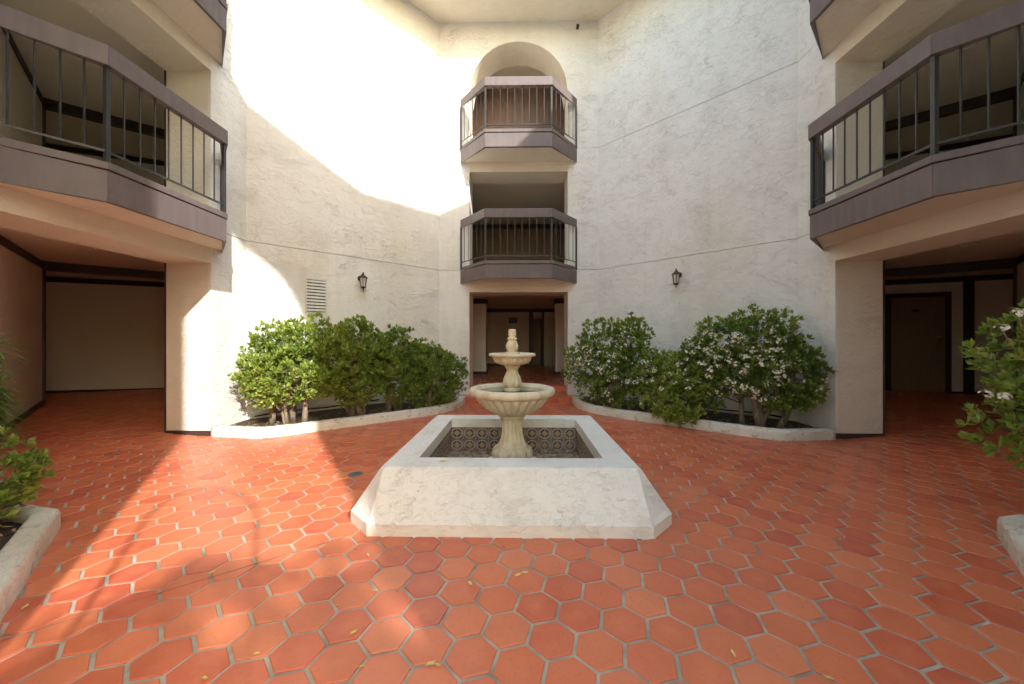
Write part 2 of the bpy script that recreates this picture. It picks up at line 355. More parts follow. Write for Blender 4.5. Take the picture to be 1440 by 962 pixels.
# floor drain
dr = link('floor_drain', None); dp = ground(500, 667); dr.location = (dp.x, dp.y, 0); tag(dr, 'small round grey floor drain set in the tiles beside the fountain basin', 'drain')
MB().lathe([(.075, -.004), (.075, .004), (.066, .006), (.062, .003)], 32).obj('rim', 'grate', dr)
gr = MB().lathe([(.06, -.002), (.06, .0035)], 24)
gr.obj('grate', 'black', dr)
for k in range(-3, 4):
    h = math.sqrt(.06 ** 2 - (k * .016) ** 2); MB().box(k * .016 - .0045, k * .016 + .0045, -h, h, .003, .0065).obj('grate_bar', 'grate', dr)

# ------------------------------------------------------------------ the building round the court
bld = link('courtyard_building', None)
tag(bld, 'three storey white stucco apartment building wrapped round an eight sided courtyard', 'building')
STO = ((-.05, 3.030), (3.040, 5.868), (5.878, 8.86))
def part(mb, name, m, mw=None, **kw): return mb.obj(name, m, bld, mw, **kw)
def seg_poly(u0, u1, d0, d1, m0=False, m1=False):
    e = lambda d: d * T8
    return [(u0 - (e(d0) if m0 else 0), d0), (u1 + (e(d0) if m1 else 0), d0), (u1 + (e(d1) if m1 else 0), d1), (u0 - (e(d1) if m0 else 0), d1)]
for phi in (45, 135, 225, 315):                      # plain diagonal walls
    S = side(phi)
    for z0, z1 in STO: part(MB().prism(seg_poly(-HS, HS, 0, .04, True, True), z0, z1), 'wall_panel', 'stucco', S)
    part(MB().prism(seg_poly(-HS, HS, .04, .30, True, True), -.05, 8.86), 'wall_core', 'stucco', S)
def arch_head(hw, spring, top, d0, d1, n=28):
    """solid over a round arch, between +-hw, from the springing up to top"""
    mb = MB(); pts = [(-hw * math.cos(math.pi * i / n), spring + hw * math.sin(math.pi * i / n)) for i in range(n + 1)]
    vs = []
    for d in (d0, d1):
        vs += [(u, d, z) for u, z in pts] + [(u, d, top) for u, z in pts]
    N = n + 1; f = []
    for i in range(n):
        f += [(i, i + 1, N + i + 1, N + i), (2 * N + i, 3 * N + i, 3 * N + i + 1, 2 * N + i + 1), (i, 2 * N + i, 2 * N + i + 1, i + 1), (N + i, N + i + 1, 3 * N + i + 1, 3 * N + i)]
    f += [(0, N, 3 * N, 2 * N), (n, 2 * N + n, 3 * N + n, N + n)]
    return mb.add(vs, f)
PD = 0.66
for phi in (90, 180, 0):                             # walls with a stack of openings
    S = side(phi)
    for sgn in (-1, 1):
        u0, u1, a, b = (HW, HS, False, True) if sgn > 0 else (-HS, -HW, True, False)
        for z0, z1 in STO: part(MB().prism(seg_poly(u0, u1, 0, .04, a, b), z0, z1), 'wall_panel', 'stucco', S)
        part(MB().prism(seg_poly(u0, u1, .04, PD, a, b), -.05, 8.86), 'pier', 'reveal', S)
        if phi != 90:
            bb = MB().box(*sorted((sgn * HW - sgn * .014, sgn * (HW + .07))), -.014, PD + .014, -.05, .075); part(bb, 'baseboard', 'dark', S)
    for z0, z1 in ((2.52, 3.03), (5.33, 5.84)): part(MB().box(-HW, HW, 0, PD, z0, z1), 'lintel', 'cream', S)
    part(arch_head(HW, 7.235, 8.86, 0, PD + (.12 if phi == 90 else 0)), 'arch_head', 'stucco', S)
    sh = MB(); NA = 28
    for d in (.004, PD + .11):
        for rr in (HW + .002, HW - .012): sh.add([(-rr * math.cos(math.pi * i / NA), d, 7.235 + rr * math.sin(math.pi * i / NA)) for i in range(NA + 1)], [])
    N1 = NA + 1; sh.f += [f for i in range(NA) for f in ((N1 + i, N1 + i + 1, 3 * N1 + i + 1, 3 * N1 + i), (i, N1 + i, N1 + i + 1, i + 1), (2 * N1 + i, 2 * N1 + i + 1, 3 * N1 + i + 1, 3 * N1 + i))]
    part(sh, 'arch_soffit', 'cream', S, smooth=False)
S = side(270)                                        # the wall behind the camera, open in one tall arch
AL, AR, ASP = -1.0, 1.17, 6.45                       # world x of its jambs
for u0, u1, a, b in ((-HS, -AR, True, False), (-AL, HS, False, True)):
    part(MB().prism(seg_poly(u0, u1, 0, .3, a, b), -.05, 8.86), 'wall_panel', 'stucco', S)
part(arch_head((AR - AL) / 2, ASP, 8.86, 0, .3), 'arch_head', 'stucco', S @ Matrix.Translation((-(AL + AR) / 2, 0, 0)))
for phi in range(0, 360, 45):                        # eaves
    S = side(phi); dmax = .29 if phi in (225, 270, 315) else .9; e0, e1 = (AP - 1.13) * T8, (AP + dmax) * T8
    part(MB().prism([(-e0, -1.13), (e0, -1.13), (e1, dmax), (-e1, dmax)], 8.83, 8.94), 'eave_soffit', 'cream', S)
    e2 = (AP - 1.16) * T8; part(MB().prism([(-e2, -1.16), (e2, -1.16), (e0, -1.13), (-e0, -1.13)], 8.80, 8.96), 'eave_fascia', 'brown', S)
def slab(z0, z1, m, name):
    k = AP + PD
    for s in (-1, 1):
        part(MB().box(*sorted((s * (k - .01), s * 13)), 1.5, 19, z0, z1), name, m)
        yy = CY + (AP + .27) / DG - k; xx = -(CY + k) + CY + (AP + .27) / DG
        part(MB().prism([(s * (k - .012), yy), (s * (k - .012), CY + k), (s * xx, CY + k)], z0 + .003, z1 - .003), name, m)
    part(MB().box(-k + .015, k - .015, CY + k - .01, 19, z0, z1), name, m)
slab(2.75, 3.045, 'ceil', 'floor_slab'); slab(5.56, 5.855, 'ceil', 'floor_slab'); slab(8.64, 8.99, 'ceil', 'roof_slab')
for a, b in (((-13, 1.5), (-13, 19)), ((13, 1.5), (13, 19)), ((-13, 19), (13, 19)), ((-13, 1.5), (-5.0, 1.5)), ((5.0, 1.5), (13, 1.5))):
    part(MB().bar(a, b, .2, -.05, 8.9), 'added_outer_wall', 'inner')  # unseen walls added to keep sky light from leaking into the corridors
# corridors behind the side openings, alike on every floor
for k, zb in enumerate(FZ):
    zc = (2.75, 5.56, 8.64)[k]
    for s in (-1, 1):
        P = lambda x, y: (s * x, y)
        low = (lambda x, y: zf(x, y) - .03) if k == 0 else zb - .02
        part(MB().bar(P(5.2, 3.04), P(8.28, 6.26), .12, low, zc), 'partition_wall', 'cream' if s < 0 else 'inner')
        part(MB().bar(P(11.9, 6.82), P(6.3, 9.47), .12, low, zc), 'partition_wall', 'inner')
        part(MB().bar(P(5.25, 6.5), P(6.3, 9.5), .12, low, zc), 'partition_wall', 'inner')
        part(MB().bar(P(8.32, 6.30), P(9.6, 5.1), .12, low, zc), 'partition_wall', 'inner')
        fl = (lambda x, y: zf(x, y) + .002) if k == 0 else zb + .002
        top = (lambda x, y: zf(x, y) + .105) if k == 0 else zb + .105
        for a, b, off in (((5.22, 3.07), (8.26, 6.25), .068), ((11.9, 6.82), (6.3, 9.47), .068)):
            v = (Vector(b) - Vector(a)).normalized(); nrm = Vector((-v.y, v.x)) * off * (1 if off and a[0] < 6 else 1)
            if a[0] > 6: nrm = -nrm if nrm.y > 0 else nrm
            pa, pb = Vector(a) + nrm, Vector(b) + nrm
            part(MB().bar(P(*pa), P(*pb), .016, fl, top), 'baseboard', 'dark')
            part(MB().bar(P(*pa), P(*pb), .016, zc - .125, zc - .012), 'crown_trim', 'dark')
        part(MB().bar(P(8.2, 6.28), P(6.1, 8.06), .14, zc - .15, zc - .001), 'ceiling_beam', 'dark')
        part(MB().bar(P(8.24, 6.33), P(8.34, 6.23), .16, low, zc - .002), 'corner_trim', 'dark')
        part(MB().box(*sorted((s * (AP + PD + .001), s * (AP + PD + .03))), CY + HW - .002, CY + HW + .09, zb if k else .04, zc - .001), 'corner_trim', 'dark')
        rl = MB().lathe([(.095, 0), (.095, -.012), (.075, -.016), (.07, -.004)], 28); part(rl, 'recessed_light', 'offwhite', Matrix.Translation((s * 6.35, 5.35, zc)), smooth=False)
# right-hand corridor: door in the far wall
dv = (Vector((6.3, 9.47)) - Vector((11.9, 6.82))).normalized(); dn = Vector((-dv.y, dv.x)); dn = -dn if dn.y > 0 else dn
DM = Matrix.Identity(4); DM.col[0][:3] = (-dv.x, -dv.y, 0); DM.col[1][:3] = (-dn.x, -dn.y, 0); DM.col[3][:3] = (8.72 + dn.x * .062, 8.325 + dn.y * .062, .27)
door = part(MB().box(-.43, .43, -.02, .02, .005, 2.06), 'door', 'door', DM)
for x0, x1, z0, z1 in ((-.52, -.43, 0, 2.06), (.43, .52, 0, 2.06), (-.52, .52, 2.06, 2.15)): MB().box(x0, x1, -.03, .018, z0, z1).obj('door_frame', 'dark', door)
hm = MB(); hm.tube([(.34, -.02, 1.0), (.34, -.07, 1.0), (.25, -.075, 1.0)], .011, 8); hm.box(.315, .365, -.028, -.018, .92, 1.09); hm.obj('handle', 'brass', door)
MB().lathe([(.03, 0), (.03, .016), (.02, .02)], 16).obj('lock', 'brass', door, Matrix.Translation((.34, -.02, 1.2)) @ Matrix.Rotation(R(90), 4, 'X'))
MB().box(-.09, .03, -.026, -.019, 1.74, 1.79).obj('number_plate', 'black', door)
part(MB().box(.70, .86, -.022, -.004, -.1, 2.46), 'corner_trim', 'dark', DM)
# passage behind the far opening
for s, x0, x1 in ((-1, -1.50, -1.06), (1, 1.20, 1.64)):
    col = part(MB().box(x0, x1, 12.1, 12.54, .26, 2.74), 'column', 'inner')
    MB().box(x0 - .015, x1 + .015, 12.085, 12.555, .262, .37).obj('baseboard', 'dark', col); MB().box(x0 - .012, x1 + .012, 12.088, 12.552, 2.58, 2.745).obj('cap', 'dark', col)
    part(MB().bar((s * 1.2, 9.4), (s * 2.9, 11.4), .12, .25, 2.75), 'partition_wall', 'inner')
    part(MB().bar((s * 2.9, 11.4), (s * 2.9, 16.2), .12, .25, 2.75), 'partition_wall', 'inner')
    for k in (1, 2):
        part(MB().bar((s * 1.22, 9.4), (s * 2.4, 13.5), .12, FZ[k] - .02, (5.56, 8.64)[k - 1]), 'partition_wall', 'boards')
        part(MB().bar((s * 1.16, 9.45), (s * 2.3, 13.4), .02, (5.56, 8.64)[k - 1] - .14, (5.56, 8.64)[k - 1] - .002), 'crown_trim', 'dark')
part(MB().box(-2.95, .45, 16.1, 16.22, .25, 2.75), 'partition_wall', 'inner'); part(MB().box(-2.9, .45, 16.08, 16.098, .268, .38), 'baseboard', 'dark'); part(MB().box(-2.9, 2.9, 16.06, 16.097, 2.60, 2.748), 'crown_trim', 'dark')
part(MB().box(.45, .62, 16.04, 16.2, .25, 2.74), 'corner_trim', 'dark'); part(MB().box(1.02, 1.10, 16.04, 16.2, .25, 2.74), 'corner_trim', 'dark'); part(MB().box(.62, 2.9, 16.1, 16.2, 2.35, 2.74), 'partition_wall', 'inner')
part(MB().box(1.10, 1.52, 16.12, 16.16, .27, 2.33), 'door', 'offwhite'); part(MB().box(1.52, 2.9, 16.1, 16.2, .25, 2.35), 'partition_wall', 'inner')
d2 = part(MB().box(.62, 1.02, 16.9, 16.95, .27, 2.33), 'door', 'door'); MB().box(.95, .97, 16.86, 16.90, 1.2, 1.3).obj('handle', 'brass', d2)
part(MB().box(-.42, -.06, 16.05, 16.095, 2.12, 2.36), 'sign_plate', 'black')
part(MB().box(-2.4, 2.4, 13.4, 13.5, FZ[1] - .01, 5.56), 'partition_wall', 'door'); part(MB().box(-2.3, 2.3, 13.36, 13.398, 5.40, 5.557), 'crown_trim', 'dark')  # back wall coloured brown to put the room's dimness into its surface
pan = part(MB().box(-1.6, 1.6, 10.28, 10.34, FZ[2] - .01, 8.63), 'board_wall', 'dark')
bm_ = MB().box(-.082, .082, -.013, .013, 0, 2.55).mesh('board', 'boards')
for i in range(18): link('board', bm_, pan).location = (-1.45 + i * .17, 10.27, FZ[2] + .2)
MB().box(-1.6, 1.6, 10.24, 10.279, FZ[2], FZ[2] + .2).obj('plinth', 'dark', pan)
op = MB().tube([(1.37, 8.70, 8.66), (1.37, 8.60, 8.655)], .034, 14); part(op, 'overflow_pipe', 'black')

# ---- balconies: splayed bays with boxed handrail and iron bars
UF, UE, NF = 0.72, 1.36, 0.64
def off_line(o):
    """bay outline (wall end, corner, corner, wall end) moved out by o"""
    v = Vector((UE - UF, NF)).normalized(); n1 = Vector((v.y, v.x)); t = (1 - n1.y) / n1.x   # mitre at the corners
    a = (UF + o * t, -(NF + o)); b0 = Vector((UE, 0)) + Vector((n1.x, -n1.y)) * o
    k = (b0.y) / (NF); e = (b0.x + (UE - UF) / NF * b0.y, -0.002)
    return [(-e[0], e[1]), (-a[0], a[1]), a, e]
def band(o0, o1, z0, z1):
    A, B = off_line(o0), off_line(o1); return [MB().prism([A[i], A[i + 1], B[i + 1], B[i]], z0, z1) for i in range(3)]
bal = {}
for i, mb in enumerate(band(-.045, 0.0, -.345, -.045)): bal.setdefault('fascia_board', []).append(mb.mesh('fascia_board', 'brown'))
for mb in band(-.06, .013, -.036, .035): bal.setdefault('fascia_cap', []).append(mb.mesh('fascia_cap', 'brown'))
for mb in band(-.075, .015, .955, 1.145): bal.setdefault('handrail', []).append(mb.mesh('handrail', 'brown'))
bal['slab'] = [MB().prism([(p[0], p[1]) for p in off_line(-.047)], -.315, -.02).mesh('balcony_slab', 'cream')]
L0 = off_line(-.03); bars = []
for mb in band(-.042, -.018, .135, .155): bal.setdefault('bottom_rail', []).append(mb.mesh('bottom_rail', 'iron'))
barm = MB().box(-.006, .006, -.006, .006, .15, .958).mesh('baluster', 'iron'); postm = MB().box(-.019, .019, -.019, .019, -.03, .957).mesh('post', 'iron')
for i, n in ((0, 5), (1, 8), (2, 5)):
    a, b = Vector(L0[i]), Vector(L0[i + 1])
    for k in range(1, n + 1): p = a.lerp(b, k / (n + 1)); bars.append((barm, 'baluster', p))
for p in (L0[1], L0[2]): bars.append((postm, 'post', Vector(p)))
for p in (Vector(L0[0]).lerp(Vector(L0[1]), .03), Vector(L0[3]).lerp(Vector(L0[2]), .03)): bars.append((postm, 'post', p))
for phi in (90, 180, 0):
    for k in (1, 2):
        b = link('balcony', None, bld, side(phi, FZ[k] + .01) @ Matrix.Diagonal((1, {90: 1.18, 180: .90, 0: 1.08}[phi], 1, 1)))
        for nm, ms in bal.items():
            for m in ms:
                o = link(nm, m, b)
                if nm in ('handrail', 'fascia_board', 'fascia_cap'): bevel(o, .006, 2)
        for m, nm, p in bars: link(nm, m, b).location = (p.x, p.y, 0)

# ------------------------------------------------------------------ louvred vent and wall lanterns
SL, SR = side(135), side(45)
def on_wall(S, p): q = S.inverted() @ Vector(p); return q.x
vu = on_wall(SL, (-3.745, 6.815, 0))
vent = link('louvre_vent', None, None, SL @ Matrix.Translation((vu, 0, 2.21))); tag(vent, 'cream slatted wall vent set in the stucco above the leafy hedge shrubs', 'vent')
MB().box(-.165, .165, -.003, -.001, -.30, .30).obj('shade_sheet', 'black', vent)  # flat black sheet on the wall stands in for shade behind the slats
for x0, x1, z0, z1 in ((-.185, -.16, -.32, .32), (.16, .185, -.32, .32), (-.16, .16, .295, .32), (-.16, .16, -.32, -.295)): MB().box(x0, x1, -.016, -.001, z0, z1).obj('frame', 'offwhite', vent)
slm = MB().add([(-.16, -.004, .021), (.16, -.004, .021), (.16, -.019, -.017), (-.16, -.019, -.017), (-.16, -.002, .018), (.16, -.002, .018), (.16, -.015, -.02), (-.16, -.015, -.02)], [(0, 1, 2, 3), (7, 6, 5, 4), (0, 4, 5, 1), (3, 2, 6, 7), (0, 3, 7, 4), (1, 5, 6, 2)]).mesh('slat', 'offwhite')
for i in range(10): link('slat', slm, vent).location = (0, 0, -.262 + i * .0585)
def lantern(S, u, z, label):
    r = link('wall_lantern', None, None, S @ Matrix.Translation((u, 0, z))); tag(r, label, 'wall lamp', 'black lanterns on the courtyard walls')
    MB().lathe([(.055, 0), (.055, .012), (.03, .022)], 20).obj('wall_plate', 'black', r, Matrix.Translation((0, 0, .03)) @ Matrix.Rotation(R(90), 4, 'X'))
    MB().tube([(0, -.02, .03), (0, -.06, .07), (0, -.11, .105), (0, -.145, .09), (0, -.15, .06)], [.013, .012, .011, .01, .012], 8).obj('arm', 'black', r, smooth=True)
    C = Matrix.Translation((0, -.15, 0))
    MB().lathe([(.012, .135), (.012, .10), (.03, .075), (.055, .055), (.092, .028), (.092, .02), (.07, .018)][::-1], 6).obj('cap', 'black', r, C)
    MB().lathe([(.044, -.155), (.066, .018)], 6).obj('glass', 'glass', r, C)
    for k in range(6):
        a = R(60 * k); MB().tube([(.046 * math.cos(a), .046 * math.sin(a), -.157), (.069 * math.cos(a), .069 * math.sin(a), .02)], .006, 5).obj('cage_bar', 'black', r, C)
    MB().lathe([(.006, -.235), (.012, -.215), (.006, -.195), (.03, -.18), (.052, -.165), (.052, -.152)], 12).obj('finial', 'black', r, C)
lantern(SL, on_wall(SL, (-3.17, 7.39, 0)), 2.60, 'black wall lantern beside the slatted vent')
lantern(SR, on_wall(SR, (3.17, 7.39, 0)), 2.65, 'black wall lantern on the wall above the white flowering bushes')

# ------------------------------------------------------------------ fountain basin
bas = link('fountain_basin', None); bas.location = (FC.x, FC.y, 0)
tag(bas, 'square white stucco fountain basin with sloping sides and a tiled inside', 'basin')
def ringpts(h, ch, z): c = h - ch; return [(c, -h, z), (h, -c, z), (h, c, z), (c, h, z), (-c, h, z), (-h, c, z), (-h, -c, z), (-c, -h, z)]
BZ = 0.418
rings = [ringpts(1.228, .21, -.01), ringpts(1.228, .21, .085), ringpts(1.205, .20, .115), ringpts(1.012, .035, BZ - .018), ringpts(.995, .035, BZ), ringpts(.765, .002, BZ), ringpts(.765, .002, .31), ringpts(.80, .002, .309), ringpts(.80, .002, .0)]
bb = MB(); bb.add([p for r in rings for p in r], [(j * 8 + i, j * 8 + (i + 1) % 8, j * 8 + 8 + (i + 1) % 8, j * 8 + 8 + i) for j in range(len(rings) - 1) for i in range(8)])
bevel(bb.obj('basin_wall', 'basin', bas), .012, 3)
MB().box(-.81, .81, -.81, .81, -.01, .012).obj('basin_floor', 'grout', bas)
dt = MB().box(-.0768, .0768, -.006, .006, -.0725, .0725).mesh('glazed_tile', 'deco', uv=lambda co: (co.x / .1536 + .5, co.z / .145 + .5))
for q in range(4):
    Mq = Matrix.Rotation(R(90 * q), 4, 'Z')
    for i in range(10):
        for j in range(2): link('glazed_tile', dt, bas, Mq @ Matrix.Translation(((i - 4.5) * .1565, .788, .234 - j * .149)))
lit = MB(); rl = random.Random(9)
for i in range(2600):
    x, y = rl.uniform(-.77, .77), rl.uniform(-.77, .77)
    if x * x + y * y < .23 ** 2: continue
    a = rl.uniform(0, 6.28); L = rl.uniform(.015, .04); w = L * rl.uniform(.25, .5); z = .014 + rl.random() ** 2 * .045; dz = rl.uniform(-.3, .3) * L; dw = rl.uniform(-.4, .4) * w
    ca, sa = math.cos(a), math.sin(a)
    lit.add([(x + ca * L, y + sa * L, z + dz), (x - sa * w, y + ca * w, z + dw), (x - ca * L, y - sa * L, z - dz), (x + sa * w, y - ca * w, z - dw)], [(0, 1, 2, 3)], rl.random())
lo = lit.obj('leaf_litter', 'litter', fix=False); lo.location = (FC.x, FC.y, 0); tag(lo, 'dry brown leaves lying on the floor of the fountain basin', 'leaf litter', kind='stuff')
# ---- tiered fountain
ft = link('tiered_fountain', None); ft.location = (FC.x, FC.y, 0.012); tag(ft, 'two tiered cast stone fountain with fluted bowls standing in the white basin', 'fountain')
MB().prism([(.262 * math.cos(R(22.5 + 45 * i)) / math.cos(R(22.5)), .262 * math.sin(R(22.5 + 45 * i)) / math.cos(R(22.5))) for i in range(8)], 0, .135).obj('base_plate', 'stone', ft)
SEG = 240
def lathe(name, prof, m='stone', seg=SEG): return MB().lathe(prof, seg).obj(name, m, ft, smooth=True)
lathe('pedestal', [(.21, .133), (.215, .145), (.213, .16), (.190, .168), (.190, .175, .05, 10), (.200, .20, .075, 10), (.202, .235, .08, 10), (.190, .262, .08, 10), (.168, .285, .05, 10), (.158, .29), (.162, .298), (.150, .305), (.133, .33, .03, 12), (.117, .37, .05, 12), (.105, .43, .055, 12), (.101, .48, .055, 12), (.104, .53, .05, 12), (.113, .57, .02, 12), (.120, .575), (.135, .60), (.145, .61), (.14, .62)])
lathe('lower_bowl', [(.10, .612), (.15, .616), (.16, .620), (.19, .634, .035, 24), (.245, .665, .05, 24), (.30, .715, .05, 24), (.345, .765, .045, 24), (.372, .797, .025, 24), (.376, .803), (.40, .812), (.43, .826), (.444, .85), (.442, .874), (.43, .892), (.405, .899), (.375, .893), (.355, .878), (.30, .80), (.10, .74)])
lathe('water', [(.362, .855), (.362, .862)], 'water', 64)
lathe('stem', [(.082, .78), (.082, .868), (.085, .880), (.075, .888), (.066, .892), (.078, .90, .03, 10), (.090, .925, .05, 10), (.094, .96, .055, 10), (.086, .995, .055, 10), (.070, 1.03, .05, 10), (.058, 1.06, .05, 10), (.060, 1.085, .03, 10), (.074, 1.105), (.083, 1.118), (.078, 1.13)])
lathe('upper_bowl', [(.05, 1.125), (.10, 1.128, 0, 20), (.150, 1.142, .03, 20), (.178, 1.165, .045, 20), (.192, 1.195, .04, 20), (.198, 1.21, .01, 20), (.232, 1.218), (.243, 1.228), (.243, 1.242), (.232, 1.25), (.205, 1.25), (.18, 1.225), (.05, 1.20)])
lathe('finial', [(.04, 1.20), (.078, 1.245), (.078, 1.262), (.05, 1.268), (.047, 1.275), (.058, 1.295, .04, 9), (.063, 1.32, .06, 9), (.058, 1.345, .06, 9), (.045, 1.37, .06, 9), (.038, 1.385, .04, 9), (.048, 1.395, .08, 9), (.05, 1.405, .08, 9), (.04, 1.413), (.035, 1.42), (.041, 1.435), (.042, 1.46), (.037, 1.475), (.041, 1.482), (.037, 1.495), (.015, 1.50)])

# ------------------------------------------------------------------ planters
def smooth_line(pts, n=6):
    out = []; P = [Vector(p) for p in pts]
    for i in range(len(P) - 1):
        p0, p1, p2, p3 = P[max(i - 1, 0)], P[i], P[i + 1], P[min(i + 2, len(P) - 1)]
        for k in range(n):
            t = k / n; out.append(.5 * ((2 * p1) + (-p0 + p2) * t + (2 * p0 - 5 * p1 + 4 * p2 - p3) * t * t + (-p0 + 3 * p1 - 3 * p2 + p3) * t ** 3))
    return out + [P[-1]]
def planter(label, line, inside, soil_poly, h=.145, w=.14, sm=True):
    r = link('planter_bed', None); c = Vector((0, 0)); c = sum((Vector(p) for p in line), c) / len(line); r.location = (0, 0, 0); tag(r, label, 'planter')
    L = smooth_line(line) if sm else [Vector(p) for p in line]; A, B = [], []
    for i, p in enumerate(L):
        d0 = (L[i] - L[i - 1]).normalized() if i else None; d1 = (L[i + 1] - L[i]).normalized() if i < len(L) - 1 else None
        d = ((d0 or d1) + (d1 or d0)).normalized(); n = Vector((-d.y, d.x)) * inside; k = 1 / max(.5, n.dot(Vector((-(d1 or d0).y, (d1 or d0).x)) * inside))
        A.append(p); B.append(p + n * w * k)
    rows = []; jr = random.Random(int(abs(line[0][0]) * 977))
    for i, (a, b) in enumerate(zip(A, B)):
        q = (b - a).normalized(); j = jr.uniform(-.004, .004)
        rows.append([(*(a), -.02), (*(a + q * j), h - .035), (*(a + q * .012), h - .01), (*(a + q * .035), h + j), (*(b - q * .03), h + j), (*(b - q * .006), h - .02), (*b, -.02)])
    n = 7; mb = MB(); mb.add([p for r_ in rows for p in r_], [(i * n + k, i * n + k + 1, i * n + n + k + 1, i * n + n + k) for i in range(len(rows) - 1) for k in range(n - 1)] + [tuple(range(n)), tuple(reversed(range((len(rows) - 1) * n, len(rows) * n)))])
    mb.obj('kerb', 'kerb', r, smooth=True)
    so_ = MB().prism(soil_poly([tuple(a.lerp(b, .5)) for a, b in zip(A, B)]), .0, .085).obj('soil', 'soil', r)
    pl = MB(); jr2 = random.Random(7 + int(line[0][0] * 10)); mids = [a.lerp(b, 1.0) for a, b in zip(A, B)]
    for _ in range(420):
        q = jr2.choice(mids); away = Vector((q.x, q.y - CY)).normalized(); p = q + away * jr2.uniform(0, .75) + Vector((jr2.uniform(-.2, .2), jr2.uniform(-.2, .2)))
        if max(abs(p.x), abs(p.y - CY), (abs(p.x) + abs(p.y - CY)) * DG) > AP - .03 or min((p - m_).length for m_ in A) < w + .01: continue
        a = jr2.uniform(0, 6.28); L_ = jr2.uniform(.02, .045); w_ = L_ * .35; ca, sa = math.cos(a), math.sin(a); z = jr2.uniform(.087, .105); t = jr2.uniform(-.012, .012)
        pl.add([(p.x + ca * L_, p.y + sa * L_, z + t), (p.x - sa * w_, p.y + ca * w_, z + .006), (p.x - ca * L_, p.y - sa * L_, z), (p.x + sa * w_, p.y - ca * w_, z)], [(0, 1, 2, 3)], jr2.random())
    tag(pl.obj('leaf_litter', 'litter', r, fix=False), kind='stuff')
    return r
def bed(s, label):
    line = [(s * 4.45, 5.30), (s * 4.0, 5.24), (s * 3.68, 5.22), (s * 3.36, 5.40), (s * 3.05, 5.66), (s * 2.60, 6.02), (s * 2.08, 6.46), (s * 1.68, 6.82), (s * 1.36, 7.22), (s * 1.20, 7.75), (s * 1.19, 8.28)]
    planter(label, line, -1 if s > 0 else 1, lambda L: L + [(s * 1.25, 8.68), (s * 1.87, 8.68), (s * 4.47, 6.08)])
bed(-1, 'low curved white kerbed bed holding the shrub hedge below the vent')
bed(1, 'low curved white kerbed bed holding the white flowering bushes')
for s, lb in ((-1, 'pale kerbed bed with a low flowering shrub at the sunlit end of the paving'), (1, 'pale mossy kerbed bed below the flowering bush with strap leaves')):
    line = [(s * 4.45, 2.95), (s * 3.42, 2.72), (s * 2.66, 1.90), (s * 1.9, 1.05), (s * 1.22, .05)]
    planter(lb, line, 1 if s > 0 else -1, lambda L: L + [(s * 1.3, -.25), (s * 1.84, -.26), (s * 4.46, 2.36)], .15, .15, False)

# ------------------------------------------------------------------ shrubs
def leaf(mb, p, ax, side_, L, w, rn, curl=.18):
    """one blade: base p, direction ax, across side_"""
    nrm = ax.cross(side_).normalized(); m = p + ax * L * .58 - nrm * w * .22; t = p + ax * L - nrm * L * curl
    mb.add([p, p + ax * L * .62 + side_ * w, m, p + ax * L * .62 - side_ * w, t], [(0, 2, 1), (0, 3, 2), (1, 2, 4), (2, 3, 4)], rn)
def rosette(mb, p, ax, L, n, rg, tone, wk=.2):
    a0 = rg.uniform(0, 6.28); u = ax.orthogonal().normalized(); v = ax.cross(u)
    for k in range(n):
        a = a0 + k * 2.4; el = R(rg.uniform(12, 40) + 45 * (k % 2)) if n > 6 else R(rg.uniform(20, 70))
        r = u * math.cos(a) + v * math.sin(a); d = (r * math.cos(el) + ax * math.sin(el)).normalized()
        sd = d.cross(ax).normalized(); l = L * rg.uniform(.7, 1.12)
        leaf(mb, p + d * .004, d, sd, l, l * wk * rg.uniform(.8, 1.25), min(1, max(0, tone + rg.uniform(-.26, .26) + (.35 if k > n - 3 and tone > .5 else 0))), rg.uniform(.05, .35))
def blossom(mb, p, ax, r, n, rg):
    u = ax.orthogonal().normalized(); v = ax.cross(u)
    for k in range(n):
        a = rg.uniform(0, 6.28); e = rg.random() ** .6
        d = (u * math.cos(a) * e + v * math.sin(a) * e + ax * rg.uniform(.35, 1)).normalized(); c = p + d * r * rg.uniform(.7, 1.05)
        q = d.orthogonal().normalized(); q2 = d.cross(q); s = r * rg.uniform(.20, .30); tn = rg.random() ** 2
        for j in range(5):
            b0 = R(72 * j); b1 = b0 + R(30); b2 = b0 - R(30)
            e1 = q * math.cos(b1) + q2 * math.sin(b1); e2 = q * math.cos(b2) + q2 * math.sin(b2); ec = q * math.cos(b0) + q2 * math.sin(b0)
            mb.add([c, c + e2 * s * .75 + d * s * .2, c + ec * s * 1.1 + d * s * .1, c + e1 * s * .75 + d * s * .2], [(0, 1, 2, 3)], tn)
